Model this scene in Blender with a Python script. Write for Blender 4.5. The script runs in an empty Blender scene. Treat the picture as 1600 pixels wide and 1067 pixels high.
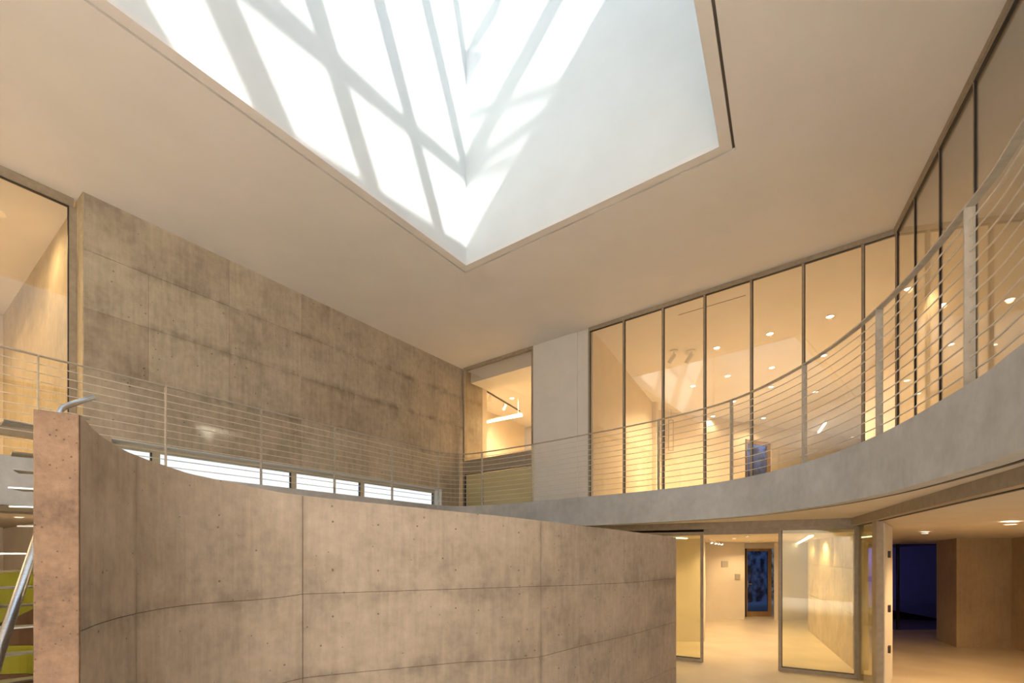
import bpy, bmesh, math, random
from mathutils import Vector, Matrix
from mathutils.geometry import tessellate_polygon
random.seed(7)
SC = bpy.context.scene
COL = SC.collection
E = 2.0            # eye height above the lower floor
F = 750.0          # focal length in pixels of the 1600 px wide frame
HY = 866.0         # horizon row

# ------------------------------------------------------------------ camera
cam = bpy.data.cameras.new('camera'); cam.sensor_width = 36; cam.lens = 36 * F / 1600
cam.shift_y = (HY - 533.5) / 1600; cam.clip_start = 0.05; cam.clip_end = 500
camo = bpy.data.objects.new('camera', cam); COL.objects.link(camo)
camo.location = (0, 0, E); camo.rotation_euler = (math.pi / 2, 0, 0); SC.camera = camo
# ------------------------------------------------------------------ world
w = bpy.data.worlds.new('sky'); SC.world = w; w.use_nodes = True
nt = w.node_tree; bgn = nt.nodes['Background']
geo = nt.nodes.new('ShaderNodeTexCoord'); sep = nt.nodes.new('ShaderNodeSeparateXYZ')
ramp = nt.nodes.new('ShaderNodeValToRGB')
ramp.color_ramp.elements[0].position = 0.0; ramp.color_ramp.elements[0].color = (0.86, 0.93, 1.0, 1)
ramp.color_ramp.elements[1].position = 0.6; ramp.color_ramp.elements[1].color = (0.66, 0.82, 1.0, 1)
nt.links.new(geo.outputs['Generated'], sep.inputs[0]); nt.links.new(sep.outputs['Z'], ramp.inputs[0])
nt.links.new(ramp.outputs[0], bgn.inputs[0]); bgn.inputs[1].default_value = 1.5
# ------------------------------------------------------------------ sun
SUN = Vector((0.584, -0.978, 0.960)).normalized()
sl = bpy.data.lights.new('sun', 'SUN'); sl.energy = 4.2; sl.angle = math.radians(0.8); sl.color = (1.0, 0.97, 0.90)
so = bpy.data.objects.new('sun', sl); COL.objects.link(so); so.location = (20, -18, 30)
so.rotation_euler = SUN.to_track_quat('Z', 'Y').to_euler()
WARM = (1.0, 0.69, 0.36)
LAMP = 0.82; FILL_COL = (0.90, 0.92, 1.0)         # master gain of all lamps; colour of the added atrium fill lights
SC.view_settings.view_transform = 'Standard'; SC.view_settings.look = 'None'
SC.view_settings.gamma = 1.0; SC.view_settings.use_curve_mapping = False
SC.view_settings.exposure = 0.20

# ------------------------------------------------------------------ materials
def srgb(r, g, b):
    f = lambda c: (c / 255 / 12.92) if c / 255 <= 0.04045 else ((c / 255 + 0.055) / 1.055) ** 2.4
    return (f(r), f(g), f(b), 1)
def principled(name, col, rough=0.5, metal=0.0, spec=0.5):
    m = bpy.data.materials.new(name); m.use_nodes = True
    b = m.node_tree.nodes['Principled BSDF']
    b.inputs['Base Color'].default_value = col if len(col) == 4 else (*col, 1)
    b.inputs['Roughness'].default_value = rough; b.inputs['Metallic'].default_value = metal
    b.inputs['Specular IOR Level'].default_value = spec
    return m
def noise_mat(name, c1, c2, scale=2.0, rough=0.6, bump=0.0, metal=0.0, stretch=(1, 1, 1), detail=5, lo=0.35, hi=0.65, spec=0.5):
    m = principled(name, c1, rough, metal, spec); t = m.node_tree; L = t.links
    b = t.nodes['Principled BSDF']
    tc = t.nodes.new('ShaderNodeTexCoord'); mp = t.nodes.new('ShaderNodeMapping')
    mp.inputs['Scale'].default_value = stretch
    n = t.nodes.new('ShaderNodeTexNoise'); n.inputs['Scale'].default_value = scale; n.inputs['Detail'].default_value = detail
    r = t.nodes.new('ShaderNodeValToRGB')
    r.color_ramp.elements[0].position = lo; r.color_ramp.elements[0].color = c1
    r.color_ramp.elements[1].position = hi; r.color_ramp.elements[1].color = c2
    L.new(tc.outputs['Object'], mp.inputs[0]); L.new(mp.outputs[0], n.inputs[0])
    L.new(n.outputs['Fac'], r.inputs[0]); L.new(r.outputs[0], b.inputs['Base Color'])
    if bump:
        bp = t.nodes.new('ShaderNodeBump'); bp.inputs['Strength'].default_value = bump; bp.inputs['Distance'].default_value = 0.01
        L.new(n.outputs['Fac'], bp.inputs['Height']); L.new(bp.outputs[0], b.inputs['Normal'])
    return m
def concrete(name, dark, light, pore=0.06, streak=True, rough=0.72, scale=1.0, joints=(), psc=12.0, vj=()):
    """cast concrete: cloudy tone, vertical streaks, small air pores, stained bands along the pour joints"""
    m = principled(name, light, rough, spec=0.3); t = m.node_tree; L = t.links; N = t.nodes.new
    b = t.nodes['Principled BSDF']
    tc = N('ShaderNodeTexCoord')
    def noise(sx, sz, sc, det, lo, hi):
        mp = N('ShaderNodeMapping'); mp.inputs['Scale'].default_value = (sx, sx, sz)
        L.new(tc.outputs['Object'], mp.inputs[0])
        n = N('ShaderNodeTexNoise'); n.inputs['Scale'].default_value = sc; n.inputs['Detail'].default_value = det
        n.inputs['Roughness'].default_value = 0.62
        L.new(mp.outputs[0], n.inputs[0])
        mr = N('ShaderNodeMapRange'); mr.inputs['From Min'].default_value = lo; mr.inputs['From Max'].default_value = hi
        L.new(n.outputs['Fac'], mr.inputs[0]); return mr.outputs[0]
    def mth(op, a, bb=None, c=None):
        x = N('ShaderNodeMath'); x.operation = op
        for i, v in enumerate((a, bb, c)):
            if v is None: continue
            if isinstance(v, (int, float)): x.inputs[i].default_value = v
            else: L.new(v, x.inputs[i])
        return x.outputs[0]
    cloud = noise(1, 1, 1.3 * scale, 7, 0.33, 0.67)
    mott = noise(1, 1, 9 * scale, 9, 0.32, 0.68)
    st = noise(1, 0.10, 16 * scale, 6, 0.3, 0.7)
    def mix(a, bb, f):
        x = N('ShaderNodeMix'); x.data_type = 'FLOAT'; x.inputs[0].default_value = f
        L.new(a, x.inputs[2]); L.new(bb, x.inputs[3]); return x.outputs[0]
    v = mix(cloud, mott, 0.38); v = mix(v, st, 0.28 if streak else 0.1)
    if joints:
        sp = N('ShaderNodeSeparateXYZ'); L.new(tc.outputs['Object'], sp.inputs[0])
        blot = noise(1, 1, 2.3, 6, 0.42, 0.66)
        for z in joints:
            dz = mth('ABSOLUTE', mth('SUBTRACT', sp.outputs['Z'], z))
            band = mth('MAXIMUM', mth('SUBTRACT', 1.0, mth('MULTIPLY', dz, 9.0)), 0.0)
            v = mth('SUBTRACT', v, mth('MULTIPLY', mth('MULTIPLY', band, blot), 0.55))
        v = mth('MAXIMUM', v, -0.2)
    if vj:
        sp2 = N('ShaderNodeSeparateXYZ'); L.new(tc.outputs['Object'], sp2.inputs[0])
        for x_, y_ in vj:
            dx = mth('POWER', mth('SUBTRACT', sp2.outputs['X'], x_), 2.0); dy = mth('POWER', mth('SUBTRACT', sp2.outputs['Y'], y_), 2.0)
            ds = mth('SQRT', mth('ADD', dx, dy))
            band = mth('MAXIMUM', mth('SUBTRACT', 1.0, mth('MULTIPLY', ds, 26.0)), 0.0)
            v = mth('SUBTRACT', v, mth('MULTIPLY', mth('MULTIPLY', band, cloud), 0.45))
        v = mth('MAXIMUM', v, -0.2)
    r = N('ShaderNodeValToRGB')
    r.color_ramp.elements[0].position = 0.05; r.color_ramp.elements[0].color = dark
    r.color_ramp.elements[1].position = 0.9; r.color_ramp.elements[1].color = light
    L.new(v, r.inputs[0])
    vo = N('ShaderNodeTexVoronoi'); vo.inputs['Scale'].default_value = psc
    L.new(tc.outputs['Object'], vo.inputs['Vector'])
    sc_ = N('ShaderNodeSeparateColor'); L.new(vo.outputs['Color'], sc_.inputs[0])
    rad = mth('MULTIPLY', sc_.outputs[0], pore * 1.7)
    pm = mth('GREATER_THAN', vo.outputs['Distance'], rad)
    pm2 = mth('MULTIPLY_ADD', pm, 0.5, 0.5)
    mx = N('ShaderNodeMix'); mx.data_type = 'RGBA'; mx.blend_type = 'MULTIPLY'; mx.inputs[0].default_value = 1
    L.new(r.outputs[0], mx.inputs[6]); L.new(pm2, mx.inputs[7])
    L.new(mx.outputs[2], b.inputs['Base Color'])
    bp = N('ShaderNodeBump'); bp.inputs['Strength'].default_value = 0.3; bp.inputs['Distance'].default_value = 0.01
    L.new(mix(mott, pm, 0.4), bp.inputs['Height']); L.new(bp.outputs[0], b.inputs['Normal'])
    return m
def emis(name, col, s):
    m = bpy.data.materials.new(name); m.use_nodes = True; t = m.node_tree
    e = t.nodes.new('ShaderNodeEmission'); e.inputs[0].default_value = (*col, 1); e.inputs[1].default_value = s
    t.links.new(e.outputs[0], t.nodes['Material Output'].inputs[0]); return m
def glass(name, tint=(1, 1, 1), base=0.045, rough=0.0):
    m = bpy.data.materials.new(name); m.use_nodes = True; t = m.node_tree; L = t.links
    tr = t.nodes.new('ShaderNodeBsdfTransparent'); tr.inputs[0].default_value = (*tint, 1)
    gl = t.nodes.new('ShaderNodeBsdfGlossy'); gl.inputs['Roughness'].default_value = rough
    lw = t.nodes.new('ShaderNodeLayerWeight'); lw.inputs[0].default_value = 0.5
    pw = t.nodes.new('ShaderNodeMath'); pw.operation = 'POWER'; pw.inputs[1].default_value = 4.5
    ma = t.nodes.new('ShaderNodeMath'); ma.operation = 'MULTIPLY_ADD'; ma.inputs[1].default_value = 0.8; ma.inputs[2].default_value = base
    mx = t.nodes.new('ShaderNodeMixShader')
    L.new(lw.outputs['Facing'], pw.inputs[0]); L.new(pw.outputs[0], ma.inputs[0]); L.new(ma.outputs[0], mx.inputs[0])
    L.new(tr.outputs[0], mx.inputs[1]); L.new(gl.outputs[0], mx.inputs[2])
    L.new(mx.outputs[0], t.nodes['Material Output'].inputs[0]); return m

M = {}
M['plaster'] = noise_mat('white_plaster', (0.80, 0.79, 0.77, 1), (0.83, 0.82, 0.80, 1), 3, 0.85, spec=0.2)
M['well'] = noise_mat('well_plaster', (0.77, 0.79, 0.79, 1), (0.80, 0.82, 0.82, 1), 1.5, 0.85, spec=0.2)
M['ceil'] = noise_mat('ceiling_plaster', (0.81, 0.785, 0.775, 1), (0.84, 0.815, 0.80, 1), 1.2, 0.9, spec=0.15)
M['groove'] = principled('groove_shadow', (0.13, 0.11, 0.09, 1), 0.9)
M['warmwall'] = noise_mat('warm_plaster', (0.78, 0.70, 0.58, 1), (0.82, 0.74, 0.62, 1), 2, 0.8, spec=0.2)
JL = (4.66, 5.51, 6.34)
M['conc_l'] = concrete('wall_concrete', srgb(146, 137, 121), srgb(202, 190, 172), 0.07, joints=JL, psc=9)
M['conc_l2'] = concrete('wall_concrete_pale', srgb(154, 145, 128), srgb(208, 197, 178), 0.07, joints=JL, psc=9)
M['conc_l3'] = concrete('wall_concrete_dark', srgb(140, 129, 113), srgb(196, 183, 164), 0.07, joints=JL, psc=9)
M['conc_c'] = concrete('curved_wall_concrete', srgb(152, 140, 127), srgb(200, 186, 170), 0.07, joints=(1.68, 1.08), psc=14, scale=1.5, vj=((-2.035, 2.60), (-1.543, 3.54), (0.27, 4.50)))
M['conc_end'] = concrete('rough_concrete', srgb(106, 86, 72), srgb(158, 130, 108), 0.12, streak=False, scale=4.0, psc=45)  # darker, redder tone imitates the different lighting on the end face
M['fascia'] = concrete('fascia_concrete', srgb(170, 171, 172), srgb(200, 201, 202), 0.02, streak=False, scale=0.9)
M['joint'] = principled('joint_concrete', srgb(128, 116, 100), 0.9)
M['joint_c'] = principled('stair_wall_joint', srgb(96, 84, 72), 0.9)
M['conc_w'] = concrete('corridor_concrete', srgb(160, 148, 122), srgb(215, 200, 168), 0.05, scale=1.2)
M['conc_b'] = concrete('pier_concrete', srgb(176, 154, 126), srgb(206, 184, 152), 0.04, scale=1.1)
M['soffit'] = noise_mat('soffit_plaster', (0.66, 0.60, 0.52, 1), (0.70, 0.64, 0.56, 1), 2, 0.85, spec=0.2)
M['floor'] = noise_mat('cream_floor', srgb(214, 202, 180), srgb(228, 217, 197), 1.3, 0.28)
M['steel'] = noise_mat('painted_steel', srgb(182, 174, 162), srgb(196, 188, 176), 20, 0.45, spec=0.5)
M['rod'] = noise_mat('pale_painted_rod', srgb(214, 208, 196), srgb(226, 220, 210), 20, 0.45, spec=0.5)
M['frame'] = noise_mat('frame_metal', srgb(160, 148, 130), srgb(172, 160, 142), 15, 0.45, spec=0.5)
M['gasket'] = principled('black_gasket', (0.03, 0.03, 0.035, 1), 0.5)
M['stainless'] = noise_mat('brushed_stainless', (0.55, 0.56, 0.58, 1), (0.68, 0.69, 0.72, 1), 30, 0.28, metal=1.0, stretch=(1, 1, 8))
M['glass'] = glass('clear_glass', (0.97, 0.97, 0.96), 0.14)
M['roofglass'] = glass('roof_glass', (0.95, 0.97, 0.97), 0.03)
M['greenglass'] = glass('greenish_glass', (0.93, 0.92, 0.78), 0.05)
M['frost'] = noise_mat('frosted_glass', srgb(206, 196, 150), srgb(216, 206, 162), 1, 0.35)
M['duskpane'] = glass('dusk_tint_glass', (0.40, 0.58, 0.95), 0.04)  # blue tint stands in for the dusk light outside the doors
M['nightpane'] = glass('night_tint_glass', (0.35, 0.34, 0.75), 0.03)  # navy tint stands in for the dim night light outdoors
M['winframe'] = principled('cream_window_frame', srgb(206, 198, 176), 0.5)
M['timber'] = noise_mat('honey_timber', srgb(150, 116, 76), srgb(172, 136, 92), 6, 0.5, stretch=(1, 1, 0.1))
M['olive'] = noise_mat('olive_paint', srgb(126, 124, 22), srgb(142, 138, 30), 3, 0.5)
M['umber'] = noise_mat('dark_brown_paint', srgb(84, 58, 36), srgb(100, 70, 46), 3, 0.6)
M['lamp'] = emis('lamp_glow', (1.0, 0.84, 0.60), 14)
M['linear'] = emis('linear_lamp_glow', (1.0, 0.86, 0.62), 5)
M['lampbody'] = principled('white_lamp_body', (0.8, 0.78, 0.74, 1), 0.4)
M['bounce_slab'] = noise_mat('pale_bounce_stone', (0.72, 0.71, 0.68, 1), (0.80, 0.79, 0.76, 1), 2, 0.8)
M['ground'] = noise_mat('outdoor_paving', (0.30, 0.30, 0.30, 1), (0.38, 0.38, 0.37, 1), 2, 0.9)
M['hedge'] = noise_mat('rock_and_foliage', (0.02, 0.025, 0.03, 1), (0.50, 0.55, 0.55, 1), 3.0, 0.9, bump=0.5, detail=10, lo=0.40, hi=0.62)
M['bed'] = principled('red_earth', (0.10, 0.03, 0.02, 1), 0.9)
M['black'] = principled('black_metal', (0.03, 0.028, 0.025, 1), 0.4)
M['panelgrey'] = principled('grey_plate', (0.42, 0.38, 0.32, 1), 0.5)

# ------------------------------------------------------------------ helpers
def obj(name, bm, mat, parent=None, smooth=False):
    bmesh.ops.remove_doubles(bm, verts=bm.verts, dist=1e-6)
    bmesh.ops.recalc_face_normals(bm, faces=bm.faces)
    me = bpy.data.meshes.new(name); bm.to_mesh(me); bm.free()
    if smooth:
        for p in me.polygons: p.use_smooth = True
    me.materials.append(M[mat] if isinstance(mat, str) else mat)
    o = bpy.data.objects.new(name, me); COL.objects.link(o)
    if parent: o.parent = parent
    return o
def tag(o, label, cat, group=None, kind=None):
    o['label'] = label; o['category'] = cat
    if group: o['group'] = group
    if kind: o['kind'] = kind
    return o
def struct(o, label, cat):
    return tag(o, label, cat, kind='structure')
def empty(name, loc, label, cat, group=None, kind=None):
    o = bpy.data.objects.new(name, None); COL.objects.link(o); o.location = (0, 0, 0); o.empty_display_size = 0.2
    return tag(o, label, cat, group, kind)
def V2(p): return Vector((p[0], p[1]))
def add_prism(bm, poly, z0, z1):
    """poly: xy points; z0/z1 numbers or lists (per point)"""
    n = len(poly)
    a = [bm.verts.new((p[0], p[1], z0[i] if isinstance(z0, (list, tuple)) else z0)) for i, p in enumerate(poly)]
    b = [bm.verts.new((p[0], p[1], z1[i] if isinstance(z1, (list, tuple)) else z1)) for i, p in enumerate(poly)]
    if n > 4:
        for i, j, k in tessellate_polygon([[Vector((p[0], p[1], 0)) for p in poly]]):
            bm.faces.new((a[i], a[j], a[k])); bm.faces.new((b[k], b[j], b[i]))
    else:
        bm.faces.new(a); bm.faces.new(b[::-1])
    for i in range(n):
        j = (i + 1) % n
        bm.faces.new((a[i], b[i], b[j], a[j]))
def wallpoly(p, q, off0, off1):
    """rectangle along p->q between lateral offsets (left of direction positive)"""
    p = V2(p); q = V2(q); d = (q - p).normalized(); n = Vector((-d.y, d.x))
    return [p + n * off0, q + n * off0, q + n * off1, p + n * off1]
def add_wall(bm, p, q, off0, off1, z0, z1):
    add_prism(bm, wallpoly(p, q, off0, off1), z0, z1)
def add_bar(bm, a, b, wv, wn, side=None):
    """bar a->b, wv thick along 'up-ish', wn along side vector"""
    a = Vector(a); b = Vector(b); d = (b - a).normalized()
    s = Vector(side).normalized() if side is not None else d.cross(Vector((0, 0, 1)))
    if s.length < 1e-4: s = Vector((1, 0, 0))
    s = (s - d * s.dot(d)).normalized(); u = d.cross(s).normalized()
    vs = []
    for c in (a, b):
        for i, j in ((-1, -1), (1, -1), (1, 1), (-1, 1)):
            vs.append(bm.verts.new(c + s * i * wn / 2 + u * j * wv / 2))
    bm.faces.new(vs[:4]); bm.faces.new(vs[4:][::-1])
    for i in range(4):
        j = (i + 1) % 4; bm.faces.new((vs[i], vs[i + 4], vs[j + 4], vs[j]))
def add_sweep(bm, pts, prof, closed_ends=True):
    """sweep a profile (list of (side, up)) along pts"""
    pts = [Vector(p) for p in pts]; rings = []
    n = len(pts)
    for i, p in enumerate(pts):
        d = (pts[min(i + 1, n - 1)] - pts[max(i - 1, 0)]).normalized()
        s = d.cross(Vector((0, 0, 1)))
        if s.length < 1e-3: s = Vector((1, 0, 0))
        s.normalize(); u = s.cross(d).normalized()
        rings.append([bm.verts.new(p + s * a + u * b) for a, b in prof])
    k = len(prof)
    for r0, r1 in zip(rings, rings[1:]):
        for i in range(k):
            j = (i + 1) % k; bm.faces.new((r0[i], r0[j], r1[j], r1[i]))
    if closed_ends:
        bm.faces.new(rings[0][::-1]); bm.faces.new(rings[-1])
def circ(r, n=8): return [(r * math.cos(2 * math.pi * i / n), r * math.sin(2 * math.pi * i / n)) for i in range(n)]
def add_cyl(bm, c, r, z0, z1, n=16):
    add_prism(bm, [(c[0] + r * math.cos(2 * math.pi * i / n), c[1] + r * math.sin(2 * math.pi * i / n)) for i in range(n)], z0, z1)
def ray(px): return (px - 800) / F
def hit(px, p, q):
    """plan point where the view column px meets line p-q"""
    k = ray(px); p = V2(p); q = V2(q); d = q - p
    t = (k * p.y - p.x) / (d.x - k * d.y)
    return p + d * t
def zat(py, Y): return E + (HY - py) * Y / F
def P3(px, py, Y): return Vector((ray(px) * Y, Y, zat(py, Y)))
def cr(pts, n=8):
    """Catmull-Rom through plan points"""
    P = [V2(p) for p in pts]; out = []
    for i in range(len(P) - 1):
        p0 = P[max(i - 1, 0)]; p1 = P[i]; p2 = P[i + 1]; p3 = P[min(i + 2, len(P) - 1)]
        for j in range(n):
            t = j / n
            out.append(0.5 * ((2 * p1) + (p2 - p0) * t + (2 * p0 - 5 * p1 + 4 * p2 - p3) * t * t + (-p0 + 3 * p1 - 3 * p2 + p3) * t ** 3))
    out.append(P[-1]); return out

# ------------------------------------------------------------------ plan
ZC = E + 5.15                                   # atrium ceiling
ZT = E + 1.10                                   # gallery floor
ZB = E + 0.55                                   # slab underside
A = Vector((-1.372, 13.365)); B = Vector((6.105, 7.618))
Wend = Vector((-6.087, 6.824))
d = (A - Wend).normalized(); n_out = Vector((-d.y, d.x))   # along left wall, outward
r = (B - A).normalized()
g = Vector((0.459, 1.0)).normalized()           # direction of right glazing
P = Vector((-0.856, 8.798)); Q = Vector((2.844, 6.112))
eQ = Vector((-0.959, -1.652)).normalized()
R_ = P - d * 8.6; S_ = Q + eQ * 6.6
skyl = [P, Q, S_, R_]
G1 = Vector((1.85, 11.0)); G2 = Vector((5.25, 17.15)); G3 = Vector((13.2, 20.5)); G4 = Vector((16.8, 22.0))
def inset(poly, o):
    """offset polygon inward (o>0)"""
    m = len(poly); ar = sum(poly[i].x * poly[(i + 1) % m].y - poly[(i + 1) % m].x * poly[i].y for i in range(m))
    sgn = 1 if ar > 0 else -1; out = []
    for i in range(m):
        a, b, c = poly[i - 1], poly[i], poly[(i + 1) % m]
        d1 = (b - a).normalized(); d2 = (c - b).normalized()
        n1 = Vector((-d1.y, d1.x)) * sgn; n2 = Vector((-d2.y, d2.x)) * sgn
        k = (n1 + n2) / (1 + n1.dot(n2)); out.append(b + k * o)
    return out
out_l0 = Wend + n_out * 6
outline = [Vector((17, -6)), Vector((17, 22.3)), Vector((13.15, 20.75)), Vector((5.12, 17.4)), Vector((4.95, 16.35)), Vector((2.2, 18.45)),
           Vector((0.2, 19.9)), Vector((-2.85, 15.45)), Vector((-1.13, 14.23)), A + n_out * 0.35, Wend + n_out * 0.35, out_l0,
           Vector((-17, 2.5)), Vector((-17, -6))]

# ------------------------------------------------------------------ ceiling with the skylight opening
def ring_faces(bm, outer, inner, z):
    """planar region between outer polygon and inner hole, via bmesh triangle_fill"""
    eds = []
    for poly in (outer, inner):
        vs = [bm.verts.new((p.x, p.y, z)) for p in poly]
        for i in range(len(vs)): eds.append(bm.edges.new((vs[i], vs[(i + 1) % len(vs)])))
    bmesh.ops.triangle_fill(bm, use_beauty=True, edges=eds)
def skirt(bm, poly, z0, z1):
    m = len(poly)
    for i in range(m):
        a, b = poly[i], poly[(i + 1) % m]
        vs = [bm.verts.new(c) for c in ((a.x, a.y, z0), (b.x, b.y, z0), (b.x, b.y, z1), (a.x, a.y, z1))]
        bm.faces.new(vs)
bm = bmesh.new()
ring_faces(bm, outline, skyl, ZC); ring_faces(bm, outline, skyl, ZC + 0.25)
skirt(bm, outline, ZC, ZC + 0.25); skirt(bm, skyl, ZC, ZC + 0.25)
ceiling = struct(obj('ceiling', bm, 'ceil'), 'smooth flat plaster ceiling around the large angular skylight opening', 'ceiling')
# shadow-gap groove and trim band round the opening
in1 = inset(skyl, 0.032); in2 = inset(skyl, 0.17)
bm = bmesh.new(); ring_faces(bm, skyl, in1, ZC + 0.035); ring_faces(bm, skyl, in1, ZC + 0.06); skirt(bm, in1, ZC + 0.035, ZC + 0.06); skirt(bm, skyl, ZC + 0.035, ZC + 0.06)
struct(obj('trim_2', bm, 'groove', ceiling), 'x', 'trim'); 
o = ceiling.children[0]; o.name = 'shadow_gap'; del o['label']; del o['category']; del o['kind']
bm = bmesh.new(); ring_faces(bm, in1, in2, ZC); ring_faces(bm, in1, in2, ZC + 0.06); skirt(bm, in1, ZC, ZC + 0.06); skirt(bm, in2, ZC, ZC + 0.06)
struct(obj('trim_1', bm, 'ceil'), 'flat plaster border framing the skylight opening', 'skylight trim')

# ------------------------------------------------------------------ light well
H3 = 4.42; HR = 5.75                              # top of low wall, roof plane above ceiling
well = in2
bm = bmesh.new()
WP, WQ, WS, WR = well
def add_wellwall(bm, a, b, z1):
    add_prism(bm, [a, b, b + (b - a).normalized() * 0.25 + nrm(a, b) * 0.25, a - (b - a).normalized() * 0.25 + nrm(a, b) * 0.25], ZC + 0.06, z1)
cen = (WP + WQ + WS + WR) / 4
def nrm(a, b):
    k = (b - a).normalized(); k = Vector((-k.y, k.x))
    return k if k.dot(a - cen) > 0 else -k
for nm, a, b, h, lab in (('wall_well_left', WR, WP, HR, 'sunlit white side of the deep skylight well, crossed by parallel beam shadows'),
                         ('wall_well_back', WP, WQ, HR, 'white side of the skylight well cut by a diagonal edge of sunlight'),
                         ('wall_well_right', WQ, WS, H3, 'low white side of the skylight well that the sun comes over'),
                         ('wall_well_front', WS, WR, 4.15, 'white side of the skylight well nearest the viewer')):
    bm = bmesh.new(); add_wellwall(bm, a, b, ZC + h)
    struct(obj(nm, bm, 'well'), lab, 'skylight wall')
# roof light frame: beams cast the shadows on the well walls
roof = empty('roof_light', (0, 0, 0), 'glazed roof light of steel beams closing the top of the skylight well', 'skylight')
zr = ZC + HR
def wallpt(px, py, a, b):
    p = hit(px, a, b); return Vector((p.x, p.y, zat(py, p.y)))
def up(p, z=zr - 0.08):
    return p + SUN * ((z - p.z) / SUN.z)
segsL = [((345, 0), (430, 190), 0.36), ((490, 0), (585, 305), 0.27), ((592, 0), (690, 375), 0.22), ((665, 0), (727, 265), 0.20), ((430, 0), (727, 275), 0.065), ((712, 0), (728, 105), 0.15)]
segsR = [((781, 0), (733, 80), 0.18), ((868, 0), (735, 242), 0.22), ((729, 272), (826, 250), 0.05), ((745, 255), (862, 173), 0.07), ((731, 182), (894, 131), 0.045)]
for segs, a, b, ext in ((segsL, WR, WP, 1), (segsR, WP, WQ, 0)):
    for s0, s1, wd in segs:
        p0 = up(wallpt(*s0, a, b)); p1 = up(wallpt(*s1, a, b)); k = (p1 - p0).normalized()
        if ext: p0 = p0 - k * 2.2
        if ext: p1 = p1 + k * 0.35
        bm = bmesh.new(); add_bar(bm, p0, p1, wd * 0.8, wd)
        obj('beam', bm, 'steel', roof)
bm = bmesh.new()
for a, b in ((WP, WQ), (WQ, WS), (WS, WR), (WR, WP)):
    o_ = nrm(a, b) * 0.1
    add_bar(bm, (a.x + o_.x, a.y + o_.y, zr + 0.04), (b.x + o_.x, b.y + o_.y, zr + 0.04), 0.08, 0.2)
obj('curb_frame', bm, 'steel', roof)
bm = bmesh.new(); add_prism(bm, [WP, WQ, WS, WR], zr + 0.02, zr + 0.04); obj('roof_pane', bm, 'roofglass', roof)
for a, b, hh in ((WQ, WS, H3), (WS, WR, 4.15)):
    o_ = nrm(a, b) * 0.1
    bm = bmesh.new(); add_wall(bm, a + o_, b + o_, -0.01, 0.01, ZC + hh, zr); obj('side_pane', bm, 'roofglass', roof)

# ------------------------------------------------------------------ floors
bm = bmesh.new(); add_prism(bm, outline, -0.25, 0.0)
struct(obj('floor', bm, 'floor'), 'polished cream floor of the lower level', 'floor')
bm = bmesh.new(); add_prism(bm, [(-70, -70), (70, -70), (70, 90), (-70, 90)], -0.6, -0.26)
struct(obj('ground', bm, 'ground'), 'grey outdoor paving beyond the doors', 'ground')

rail_l = [(-7.9, 2.16), (-5.64, 5.29), (-3.65, 8.06), (-1.95, 10.40)]
rail_c = [(-1.62, 10.78), (-1.20, 10.98), (-0.68, 10.82), (0.43, 10.02), (1.46, 9.16), (2.48, 8.22), (3.26, 7.15), (3.53, 5.78), (3.41, 4.46), (2.98, 3.11), (2.72, 2.55), (2.25, 1.6), (1.85, 0.4), (1.7, -1.2)]
curve = cr(rail_l + rail_c, 8)
# gallery slab: everything between the balcony edge and the outer walls
slab = list(curve) + [Vector((1.7, -6)), ] + outline[0:-1] + [Vector((-17, 2.16))]
bm = bmesh.new(); add_prism(bm, slab, ZB + 0.03, ZT - 0.03)
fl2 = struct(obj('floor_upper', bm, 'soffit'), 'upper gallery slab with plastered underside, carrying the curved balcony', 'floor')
bm = bmesh.new()
inn = [Vector((p.x, p.y)) for p in curve]
def offs(pts, o):
    out = []
    for i, p in enumerate(pts):
        k = (pts[min(i + 1, len(pts) - 1)] - pts[max(i - 1, 0)]).normalized()
        out.append(p + Vector((-k.y, k.x)) * o)
    return out
def add_band(bm, inner, outer, z0, z1):
    N_ = len(inner); rows = []
    for i in range(N_):
        a, b = inner[i], outer[i]
        rows.append([bm.verts.new((a.x, a.y, z0)), bm.verts.new((a.x, a.y, z1)), bm.verts.new((b.x, b.y, z1)), bm.verts.new((b.x, b.y, z0))])
    for r0, r1 in zip(rows, rows[1:]):
        for i in range(4):
            j = (i + 1) % 4; bm.faces.new((r0[i], r0[j], r1[j], r1[i]))
    bm.faces.new(rows[0]); bm.faces.new(rows[-1][::-1])
# curve runs left->right (clockwise round the back): outside = left of travel
add_band(bm, offs(inn, -0.03), offs(inn, 0.10), ZB, ZT)
obj('balcony_edge', bm, 'fascia', fl2)['label'] = 'pale grey concrete balcony edge'
bm = bmesh.new(); add_band(bm, offs(inn, 0.12), offs(inn, 0.15), ZB + 0.0, ZB + 0.035)
obj('drip_groove', bm, 'groove', fl2)
bm = bmesh.new(); add_prism(bm, [p for p in slab], ZT - 0.028, ZT - 0.002); obj('floor_finish', bm, 'floor', fl2)

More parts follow.
